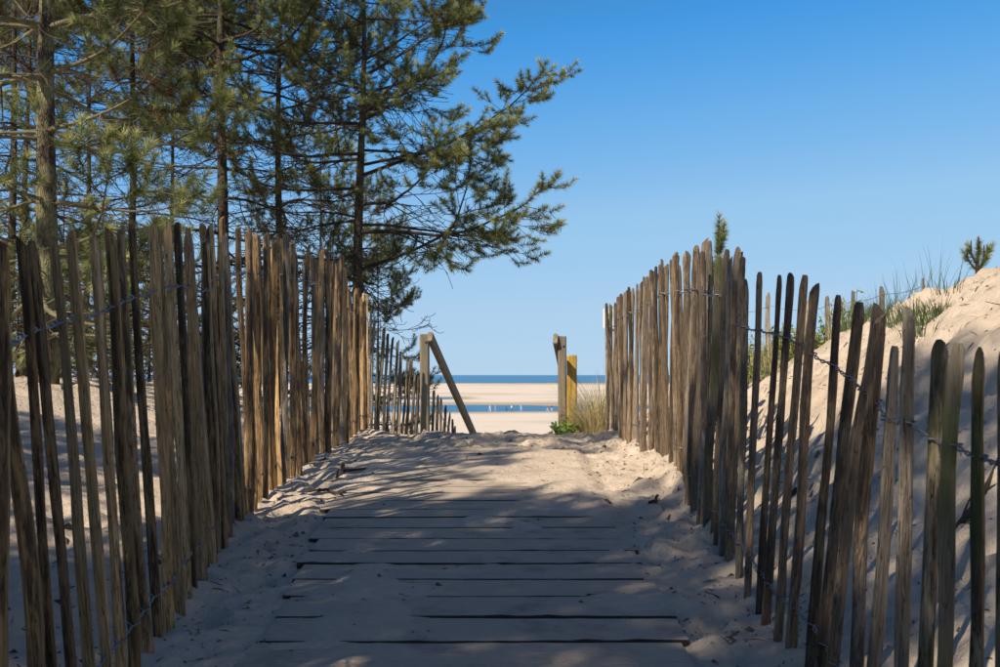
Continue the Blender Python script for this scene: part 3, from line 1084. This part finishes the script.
LB = [limb_from(loc, 362, 270, 530, 232, -0.9, 0.026, 0.5, 0.45), limb_from(loc, 362, 232, 572, 192, -0.2, 0.03, 0.22, 0.5),
      limb_from(loc, 362, 225, 520, 205, 1.1, 0.024, 0.25, 0.4), limb_from(loc, 362, 205, 470, 172, -1.6, 0.026, 0.25, 0.55),
      limb_from(loc, 362, 176, 545, 108, 0.3, 0.028, 0.25, 0.5), limb_from(loc, 362, 165, 500, 126, -1.0, 0.024, 0.25, 0.5),
      limb_from(loc, 362, 120, 500, 56, -0.2, 0.026, 0.3, 0.5), limb_from(loc, 362, 112, 460, 66, -1.2, 0.024, 0.3, 0.55),
      limb_from(loc, 362, 75, 470, 16, 0.4, 0.024, 0.3, 0.45), limb_from(loc, 362, 60, 440, 8, -1.0, 0.022, 0.3, 0.5),
      limb_from(loc, 362, 150, 450, 140, 0.8, 0.022, 0.3, 0.45), limb_from(loc, 362, 95, 430, 50, 1.0, 0.022, 0.3, 0.45)]
pine('pine_tree', 'pine reaching its limbs out over the sky at the end of the paling fence', GP, loc, 7.2, 0.20, 3, ts=1.3, live_from=0.5, lmax=2.1, limbs=LB, dens=0.9, tone=0.5,
     skip_az=(0.35, 6.0), templates=TUFTS_FINE, dead_from=0.24)
pine('pine_tree', 'stout pine with a sunlit mossy trunk, nearest of the pines to the paling fence', GP, tree_at(45, 9.2), 7.6, 0.225, 21, live_from=0.16, lmax=2.2, tone=0.64, dens=0.48, whorl=0.50, brown=0.1, ts=1.4, templates=TUFTS_LONG, twig=M_LICHEN, bark=M_BARK_LICHEN)
pine('pine_tree', 'straight dark pine trunk between the mossy pine and the leaning one, thicker of two', GP, tree_at(218, 13.2), 8.5, 0.185, 22, dens=0.8, live_from=0.5, lmax=2.2, tone=0.42, ts=1.4)
pine('pine_tree', 'slimmer dark pine standing next to the one that reaches over the path', GP, tree_at(276, 15.2), 8.5, 0.16, 23, dens=0.8, live_from=0.54, lmax=2.0, tone=0.44, ts=1.4)
PB = pine('pine_tree', 'thin straight pine just beside the stout mossy pine', GP, tree_at(127, 15.5), 9.0, 0.145, 24, live_from=0.55, lmax=1.9, tone=0.36, ts=1.4, dens=0.85)
PC = pine('pine_tree', 'very thin distant pine standing between two thicker pine trunks', GP, tree_at(170, 20), 9.5, 0.13, 25, live_from=0.58, lmax=1.8, tone=0.36, ts=1.4, dens=0.8)
PA = pine('pine_tree', 'thin dark pine standing behind the stout mossy pine on its outer side', GP, tree_at(8, 13.5), 8.2, 0.13, 26, live_from=0.56, lmax=2.0, tone=0.40, ts=1.4, dens=0.9)
copy_tree(PB, tree_at(24, 17.5), 2.1, 0.95, 'far thin pine half hidden behind the stout mossy pine', GP)
copy_tree(PA, tree_at(320, 21.0), 4.0, 1.05, 'distant pine seen only as twigs behind the leaning pine', GP)
copy_tree(PB, tree_at(85, 22.0), 0.7, 1.1, 'most distant pine, a faint stem behind the other pines', GP)
young = tree_at(378, 14.2)
pine('young_pine', 'thin young pine growing under the limbs of the leaning pine', None, young, 1.05 + 0.14 * 14.2 - young[2], 0.05, 31, live_from=0.2, lmax=0.85, tone=0.36, whorl=0.36, dens=0.9, templates=TUFTS_FINE)

GU = 'young pines under the tall pines'
YP = None
for (u, d, hh, sd) in [(62, 12.0, 2.3, 33), (150, 14.0, 2.0, 0), (228, 17.0, 2.2, 0), (18, 10.6, 1.7, 0), (105, 17.5, 2.6, 0), (190, 12.2, 1.3, 0)]:
    lc = tree_at(u, d)
    if YP is None:
        YP = pine('young_pine', 'young bushy pine among the tall trunks behind the brown paling fence', GU, lc, 2.3, 0.05, sd, live_from=0.1, lmax=0.8, tone=0.6, whorl=0.34, dens=0.8, ts=1.1)
    else:
        copy_tree(YP, lc, u * 0.37, hh / 2.3, 'young bushy pine among the tall trunks behind the brown paling fence', GU)

# pines beside and behind the viewer: their shade lies over the near path
GS = 'pines shading the near end of the boardwalk'
PS = None
for i, (x, y, rz, sc) in enumerate([(-5.0, -1.6, 2.0, 0.9), (-2.3, -2.2, 3.3, 0.62), (-3.9, 1.0, 0.3, 0.62), (-6.4, 2.4, 4.4, 0.60), (-5.8, -4.4, 5.1, 0.95),
                                    (-7.4, 0.2, 0.1, 0.7)]):
    lb = 'dense pine standing beside the near end of the boardwalk'
    if PS is None:
        PS = pine('pine_tree', lb, GS, (x, y, ground_z(x, y) - 0.05), 8.2, 0.19, 61, live_from=0.24, lmax=2.5, tone=0.4, dens=1.0, whorl=0.36, ts=1.6)
        PS.rotation_euler = (0, 0, rz)
    else:
        copy_tree(PS, (x, y, ground_z(x, y) - 0.05), rz, sc, lb, GS)

copy_tree(PC, (-3.2, -1.2, ground_z(-3.2, -1.2) - 0.05), 2.2, 0.84, 'tall thin pine standing between the dense pines beside the boardwalk')
copy_tree(PB, (-5.4, 3.0, ground_z(-5.4, 3.0) - 0.05), 1.0, 0.9, 'thin open pine beside the near end of the boardwalk, between the dense ones')

# ------------------------------------------------------------------ low plants
def blades(n, rng, h, spread, lean, width=0.005, tone=(0.1, 0.6), wind=(0.1, 0)):
    mb = MB()
    for _ in range(n):
        a = rng.uniform(0, 6.28); r = spread * math.sqrt(rng.random())
        p = np.array([r * math.cos(a), r * math.sin(a), -0.03])
        hh = h * rng.uniform(0.45, 1.05)
        d = np.array([math.cos(a), math.sin(a), 0]) * rng.uniform(0.1, 1) * lean + np.array([wind[0], wind[1], 0]) * rng.uniform(0.3, 1.3)
        side = unit(np.array([-d[1], d[0], 0]) + 1e-6) * width * 0.5
        seg = 6
        v = []
        for i in range(seg):
            t = i / (seg - 1)
            c = p + d * hh * (0.25 * t + 0.75 * t ** 2.2) + np.array([0, 0, hh * (t - 0.28 * np.linalg.norm(d) * t ** 3)])
            w = side * (1 - 0.85 * t ** 1.5)
            v += [c - w, c + w]
        q = [(2 * i, 2 * i + 1, 2 * i + 3, 2 * i + 2) for i in range(seg - 1)]
        mb.add(np.array(v), q, None, rng.uniform(*tone))
    return mb.mesh('grass_tuft')


rg = random.Random(15)


def tuft(x, y, n, h, spread, lean, tone, label, group, width=0.005, wind=(0.1, 0.0)):
    o = link('marram_grass', blades(n, rg, h, spread, lean, width, tone, wind), M_GRASS)
    o.location = (x, y, ground_z(x, y))
    return tag(o, label, 'grass', group)


# along the ridge of the right dune
for (u, d, n, h) in [(884, 8.3, 22, 0.55), (897, 8.0, 30, 0.52), (905, 7.9, 30, 0.5), (913, 7.7, 30, 0.5), (925, 7.5, 24, 0.5), (938, 7.2, 14, 0.52), (950, 7.0, 8, 0.5), (870, 8.7, 22, 0.55), (857, 9.0, 22, 0.5), (842, 9.3, 20, 0.5)]:
    tuft((u - 500) / 1000 * d, d, n, h, 0.12, 0.5, (0.0, 0.5), 'sparse marram blades on the ridge of the bare dune against the sky', 'marram on the dune ridge')
for (u, d, n, h) in [(926, 5.75, 110, 0.17), (918, 5.9, 90, 0.16), (934, 5.6, 90, 0.15), (911, 6.1, 70, 0.15), (943, 5.7, 50, 0.14), (922, 5.5, 60, 0.14), (905, 6.3, 60, 0.14), (952, 5.8, 24, 0.14), (897, 6.6, 60, 0.18), (884, 7.0, 80, 0.22), (872, 7.3, 80, 0.24), (860, 7.6, 80, 0.26), (848, 7.9, 70, 0.26), (878, 7.6, 70, 0.25)]:
    tuft((u - 500) / 1000 * d, d, n, h, 0.13, 0.9, (0.05, 0.6), 'dark green marram clump on the shaded face of the bare dune', 'marram on the dune face', 0.006)
# dry grass against the seaward end of the right fence
for (u, d, n, h, t) in [(587, 10.2, 190, 0.42, (0.7, 1)), (594, 10.05, 200, 0.55, (0.7, 1)), (581, 10.4, 150, 0.34, (0.65, 1)), (602, 10.5, 170, 0.75, (0.6, 1)), (590, 10.6, 150, 0.6, (0.6, 1)), (597, 10.35, 150, 0.75, (0.5, 1)), (577, 10.3, 90, 0.22, (0.7, 1)), (598, 10.0, 150, 0.4, (0.75, 1))]:
    tuft((u - 500) / 1000 * d, d, n, h, 0.15, 1.15, t, 'straw coloured grass clump beside the yellow timber post', 'dry grass by the posts', 0.006, (-0.15, 0))
# straw grass behind the right fence
for i in range(24):
    y = rg.uniform(8.0, 11.4); x = (rg.uniform(728, 880) - 500) / 1000 * y
    tuft(x, y, 60, rg.uniform(0.3, 0.55), 0.16, 0.7, (0.35, 1.0), 'dry grass clump among the low shrubs behind the weathered paling fence', 'grass among the shrubs', 0.006)


def shrub(name, label, cat, group, loc, w, h, n_leaf, leaf, seed, mat, tone):
    rng = random.Random(seed)
    root = empty(name, loc)
    tag(root, label, cat, group)
    mb = MB(); lv = MB()
    for s in range(int(10 + w * 14)):
        a = rng.uniform(0, 6.28); l = rng.uniform(0.1, 1) ** 0.6
        tip = np.array([math.cos(a) * w * l, math.sin(a) * w * l, h * rng.uniform(0.45, 1.0) * (1 - 0.35 * l)])
        st = np.array([math.cos(a) * w * l * 0.3, math.sin(a) * w * l * 0.3, -0.04])
        mid = (st + tip) / 2 + np.array([rng.gauss(0, .03), rng.gauss(0, .03), 0.04])
        pts = np.array([(1 - t) ** 2 * st + 2 * t * (1 - t) * mid + t * t * tip for t in np.linspace(0, 1, 6)])
        mb.tube(pts, np.linspace(0.006, 0.002, 6), 3)
        for k in range(n_leaf):
            t = rng.uniform(0.25, 1)
            p = (1 - t) ** 2 * st + 2 * t * (1 - t) * mid + t * t * tip + np.array([rng.gauss(0, .02)] * 3)
            d = unit(np.array([rng.gauss(0, 1), rng.gauss(0, 1), rng.gauss(0.4, 0.7)]))
            sd = unit(np.cross(d, np.array([rng.gauss(0, 1), rng.gauss(0, 1), rng.gauss(0, 1)])))
            ll = leaf * rng.uniform(0.6, 1.3)
            v = np.array([p, p + d * ll * 0.5 + sd * ll * 0.24, p + d * ll, p + d * ll * 0.5 - sd * ll * 0.24])
            lv.add(v, [(0, 1, 2, 3)], None, min(1, max(0, rng.gauss(tone, 0.22))))
    link('stems', mb.mesh('stems'), M_TWIG, root)
    f = link('foliage', lv.mesh('foliage', False), mat, root)
    f['kind'] = 'stuff'
    return root


M_WEED = mat_leaf('weed_leaves', [(0.0, (0.14, 0.25, 0.05)), (0.6, (0.27, 0.42, 0.09)), (1.0, (0.45, 0.5, 0.14))], 0.3)
gx = 0.62; gy_ = 10.05
shrub('leafy_plant', 'small bright green leafy plant at the foot of the grey handrail post', 'plant', None, (gx, gy_, ground_z(gx, gy_)), 0.20, 0.20, 22, 0.05, 3, M_WEED, 0.5)
for i in range(20):
    y = rg.uniform(8.3, 10.6); x = (rg.uniform(735, 868) - 500) / 1000 * y
    shrub('low_shrub', 'low yellow green shrub behind the weathered paling fence', 'shrub', 'low shrubs behind the weathered fence', (x, y, ground_z(x, y)), rg.uniform(0.24, 0.40), rg.uniform(0.34, 0.62), 24, 0.045, 50 + i, M_SHRUB, 0.6)


def sapling(label, loc, height, n_side, seed):
    rng = random.Random(seed)
    root = empty('pine_sapling', loc)
    tag(root, label, 'sapling')
    mb = MB(); tufts = []

    def shoot(p, d, l, r0, t0=0.25):
        pts = [np.array(p)]
        d = unit(np.array(d))
        for i in range(6):
            d = unit(d + np.array([rng.gauss(0, .05), rng.gauss(0, .05), 0.16])); pts.append(pts[-1] + d * l / 6)
        pts = np.array(pts)
        mb.tube(pts, np.linspace(r0, 0.004, 7), 5)
        s = t0 * l
        while s < l:
            i = min(int(s / l * 6), 5)
            tufts.append((pts[i] + (pts[i + 1] - pts[i]) * (s / l * 6 - i), pts[i + 1] - pts[i], rng.uniform(0.55, 0.75) * (1 if height < 0.5 else 1.5), rng.uniform(0.3, 0.6)))
            s += 0.045
        # upright candle
        mb.tube(np.array([pts[-1], pts[-1] + np.array([0, 0, 0.03]), pts[-1] + np.array([0.002, 0, 0.075])]), [0.006, 0.0075, 0.003], 5)
        return pts
    main = shoot((0, 0, -0.05), (0, 0, 1), height, 0.018, 0.15 if height < 0.5 else 0.6)
    for k in range(n_side):
        f = rng.uniform(0.25, 0.75) if height < 0.5 else rng.uniform(0.62, 0.9); i = int(f * 6)
        a = k * 2.4 + rng.uniform(0, 0.6)
        shoot(main[i], (math.cos(a), math.sin(a), 0.75 if height < 0.5 else 1.6), height * (0.62 if height < 0.5 else 0.17) * rng.uniform(0.6, 1.1), 0.007, 0.2)
    link('stem', mb.mesh('stem'), M_TWIG, root)
    c = link('needles', build_needles(tufts, TUFTS_FINE, 'needles'), M_NEEDLE, root); c['kind'] = 'stuff'
    return root


x, y = 3.02, 6.3
sapling('small pine sapling with upright candles on top of the bare sand dune', (x, y, ground_z(x, y)), 0.21, 5, 4)
x, y = (716 - 500) / 1000 * 7.3, 7.3
sapling('taller pine sapling poking above the middle of the weathered paling fence', (x, y, ground_z(x, y)), px(715, 226, 7.3).z - ground_z(x, y), 8, 9)

# ------------------------------------------------------------------ wire fence on the dune behind
wf_pts = [(738, 9.6, 300), (768, 9.4, 292), (806, 9.2, 300), (829, 9.0, 296), (852, 8.7, 292), (881, 8.3, 286), (925, 7.9, 278)]
wf = empty('wire_fence', with_ground((738 - 500) / 1000 * 9.6, 9.6))
tag(wf, 'thin wire fence on slender posts along the dune behind the weathered paling fence', 'fence')
rw = random.Random(3)
tops = []
for (u, d, v) in wf_pts:
    b = with_ground((u - 500) / 1000 * d, d)
    t = px(u + rw.uniform(-2, 2), v, d)
    if t.z < b.z + 0.3: t.z = b.z + 0.35
    build_picket(wf, b, t, 0.05, rw, M_PICKET_P)
    tops.append((b, t))
for k in (0.15, 0.45):
    mb = MB()
    line = []
    for (b, t), (b2, t2) in zip(tops[:-1], tops[1:]):
        a = t.lerp(b, k); c = t2.lerp(b2, k)
        for s in np.linspace(0, 1, 8)[:-1]:
            p = a.lerp(c, s); p.z -= 0.02 * math.sin(math.pi * s); p.y -= 0.028; line.append(p[:])
    line.append(c[:])
    mb.tube(np.array(line), 0.0022, 4)
    w = link('wire', mb.mesh('wire'), M_WIRE, wf); w.location = -Vector(wf.location)

# ------------------------------------------------------------------ small notice on the end of the right fence
nb_loc = px(608, 318, 10.02)
nb = empty('notice', nb_loc)
tag(nb, 'small white notice with yellow green marks on the seaward end of the weathered fence', 'notice')
M_WHITE = mat_simple('white_plastic', (0.82, 0.82, 0.8), 0.5, 0, 0.05, 10)
M_MARK = mat_simple('yellow_green_print', (0.45, 0.45, 0.06), 0.6, 0, 0.2, 30)
pn = MB()
w_, h_ = 0.05, 0.10
pv = [(-w_, -0.006, -h_), (w_, -0.006, -h_), (w_, -0.006, h_), (-w_ + 0.015, -0.006, h_), (-w_, -0.006, h_ - 0.015)]
pv = pv + [(a, 0.006, c) for (a, b, c) in pv]
pn.add(np.array(pv), [(i, (i + 1) % 5 + 5 - (5 if False else 0), i + 5, i) for i in range(0)] + [(i, i + 5, (i + 1) % 5 + 5, (i + 1) % 5) for i in range(5)], [(0, 1, 2), (0, 2, 3), (0, 3, 4), (5, 7, 6), (5, 8, 7), (5, 9, 8)])
panel = link('panel', pn.mesh('panel', False), M_WHITE, nb)
for k, zc in enumerate((0.035, -0.055)):
    mk = MB()
    mk.add(np.array([(-0.035, -0.008, zc - 0.02), (0.02, -0.008, zc - 0.02), (0.0, -0.008, zc + 0.025)]), None, [(0, 1, 2)])
    link('mark', mk.mesh('mark', False), M_MARK, panel)

# ------------------------------------------------------------------ people on the far beach
def person(label, loc, shirt, trousers, face, h=1.72, stride=0.12, arm=0.15):
    mats = [mat_simple('skin', (0.45, 0.28, 0.2), 0.6), mat_simple('shirt', shirt, 0.8), mat_simple('trousers', trousers, 0.8), mat_simple('hair', (0.06, 0.04, 0.03), 0.8)]
    s = h / 1.72
    V = [(0, 0, .95), (0, 0, 1.15), (0, 0, 1.38), (0, 0, 1.49), (0, -.02, 1.60), (0, 0, 1.70),
         (.09, 0, .90), (.10, -stride, .50), (.10, -stride * 1.2, .08), (.10, -stride * 1.2 - .12, .03),
         (-.09, 0, .90), (-.10, stride, .50), (-.10, stride * 1.7, .08), (-.10, stride * 1.7 - .12, .03),
         (.19, 0, 1.40), (.23, arm * .5, 1.13), (.24, -arm * .3, .88), (.24, -arm * .5, .78),
         (-.19, 0, 1.40), (-.23, -arm * .5, 1.13), (-.24, -arm, .90), (-.24, -arm * 1.3, .80)]
    E = [(0, 1), (1, 2), (2, 3), (3, 4), (4, 5), (0, 6), (6, 7), (7, 8), (8, 9), (0, 10), (10, 11), (11, 12), (12, 13), (2, 14), (14, 15), (15, 16), (16, 17), (2, 18), (18, 19), (19, 20), (20, 21)]
    R = [.15, .13, .14, .06, .10, .08, .085, .06, .045, .035, .085, .06, .045, .035, .06, .045, .035, .035, .06, .045, .035, .035]
    me = bpy.data.meshes.new('person')
    me.from_pydata([tuple(c * s for c in v) for v in V], E, [])
    o = bpy.data.objects.new('person', me); COL.objects.link(o)
    md = o.modifiers.new('skin', 'SKIN')
    for i, sv in enumerate(me.skin_vertices[0].data if me.skin_vertices else []):
        sv.radius = (R[i] * s, R[i] * s * (0.72 if i in (0, 1, 2) else 1)); sv.use_root = (i == 0)
    o.modifiers.new('sub', 'SUBSURF').levels = 1
    dg = bpy.context.evaluated_depsgraph_get(); dg.update()
    m2 = bpy.data.meshes.new_from_object(o.evaluated_get(dg))
    o.modifiers.clear(); o.data = m2
    m2.materials.clear()
    for m in mats: m2.materials.append(m)
    for p in m2.polygons:
        c = p.center / s
        if c.z > 1.64 or (c.z > 1.56 and c.y > 0.03): k = 3
        elif c.z > 1.45: k = 0
        elif abs(c.x) > 0.19 and c.z < 1.16: k = 0
        elif c.z > 0.96: k = 1
        elif c.z < 0.06: k = 3
        else: k = 2
        p.material_index = k; p.use_smooth = True
    o.location = loc; o.rotation_euler = (0, 0, face)
    return tag(o, label, 'person')


for (u, d, lab, sh, trs, fa) in [(490, 246, 'person in white shirt and white trousers standing alone by the tide pool', (0.8, 0.8, 0.78), (0.75, 0.74, 0.7), 0.4),
                             (495.5, 250, 'person in pale grey top and beige trousers by the tide pool', (0.6, 0.58, 0.56), (0.55, 0.5, 0.42), 1.2),
                             (506.5, 249, 'person in dark blue jacket walking along the tide pool', (0.03, 0.05, 0.12), (0.05, 0.06, 0.1), 1.7),
                             (511.5, 246, 'person in white top and dark trousers beside the one in dark blue', (0.8, 0.8, 0.8), (0.12, 0.13, 0.18), 2.0),
                             (521, 252, 'person in light blue shirt and white shorts by the tide pool', (0.45, 0.55, 0.7), (0.75, 0.75, 0.75), 0.1),
                             (547.5, 244, 'person in red shirt and white trousers near the grey post', (0.55, 0.1, 0.08), (0.7, 0.7, 0.68), 0.9),
                             (551.5, 246, 'person in navy shirt and pale trousers near the grey post', (0.04, 0.05, 0.14), (0.6, 0.56, 0.5), 2.8)]:
    x = (u - 500) / 1000 * d
    person(lab, (x, d, ground_z(x, d)), sh, trs, fa)

# ------------------------------------------------------------------ litter on the sand
rt = np.random.default_rng(99)
lit = MB()
for _ in range(7500):
    if rt.random() < 0.5:
        x = rt.uniform(-1.6, 1.15); y = 2.0 + 8.4 * rt.random() ** 1.3
        if float(on_boards(np.array(x), np.array(y))) > 0.5 and rt.random() < 0.75: continue
    elif rt.random() < 0.62:
        x = rt.uniform(1.0, 3.6); y = rt.uniform(2.0, 9.0)
    else:
        x = rt.uniform(-6, -1.3); y = rt.uniform(2.0, 12)
    z = ground_z(x, y)
    l = rt.uniform(0.008, 0.03) * (2.6 if rt.random() < 0.18 else 1); a = rt.uniform(0, 6.28); w = rt.uniform(0.0012, 0.004)
    if rt.random() < 0.12: w = l * 0.35
    dx, dy = math.cos(a) * l, math.sin(a) * l
    z1 = ground_z(x + dx, y + dy)
    lit.add(np.array([(x - dy * w / l, y + dx * w / l, z + 0.002), (x + dy * w / l, y - dx * w / l, z + 0.002), (x + dx, y + dy, z1 + 0.003), (x + dx * .5, y + dy * .5, (z + z1) / 2 + 0.004 + w)]), None, [(0, 1, 3), (1, 2, 3), (2, 0, 3)], rt.random())
lo = link('plant_litter', lit.mesh('plant_litter', False), M_LITTER)
tag(lo, 'scattered dry needles and plant bits on the sand', 'litter', kind='stuff')


def stick(label, pts, r0, r1, side, seed):
    mb = MB(); rng = random.Random(seed)
    P = []
    for (x, y, dz) in pts: P.append(np.array([x, y, ground_z(x, y) + dz]))
    fine = []
    for a, b in zip(P[:-1], P[1:]):
        for s in np.linspace(0, 1, 5)[:-1]:
            fine.append(a * (1 - s) + b * s + np.array([rng.gauss(0, r0 * .4), rng.gauss(0, r0 * .4), 0]))
    fine.append(P[-1]); fine = np.array(fine)
    mb.tube(fine, np.linspace(r0, r1, len(fine)), 6)
    for k in range(side):
        i = rng.randrange(2, len(fine) - 1)
        d = unit(np.array([rng.gauss(0, 1), rng.gauss(0, 1), abs(rng.gauss(0, .5))])); l = rng.uniform(0.05, 0.14)
        mb.tube(np.array([fine[i], fine[i] + d * l * .5, fine[i] + d * l + np.array([0, 0, -.01])]), [r1 * .9, r1 * .7, r1 * .4], 4)
    o = mb.mesh('fallen_stick'); c = Vector(P[0])
    o.transform(Matrix.Translation(-c))
    ob = link('fallen_stick', o, M_TWIG); ob.location = c
    return tag(ob, label, 'stick')


stick('dead branch lying on the sand behind the mossy stakes', [(1.42, 3.35, 0.012), (1.62, 3.45, 0.02), (1.85, 3.62, 0.015), (2.05, 3.66, 0.02)], 0.013, 0.006, 5, 1)
stick('bare root twig poking out of the sunlit dune face', [(2.22, 4.42, -0.01), (2.30, 4.50, 0.07), (2.36, 4.56, 0.10), (2.44, 4.62, 0.04)], 0.008, 0.003, 6, 2)
stick('broken bark strip lying at the edge of the boards by the tall fence', [(-1.18, 6.9, 0.012), (-1.08, 7.0, 0.02), (-0.98, 7.15, 0.014)], 0.016, 0.009, 3, 3)
stick('short stick lying against the boards below the tall fence', [(-1.2, 6.2, 0.01), (-1.08, 6.25, 0.015), (-0.97, 6.2, 0.012)], 0.012, 0.007, 2, 4)
stick('small twig on the sunlit sand bank by the weathered fence', [(0.86, 5.75, 0.01), (0.90, 5.85, 0.02), (0.93, 5.92, 0.03)], 0.012, 0.007, 1, 5)
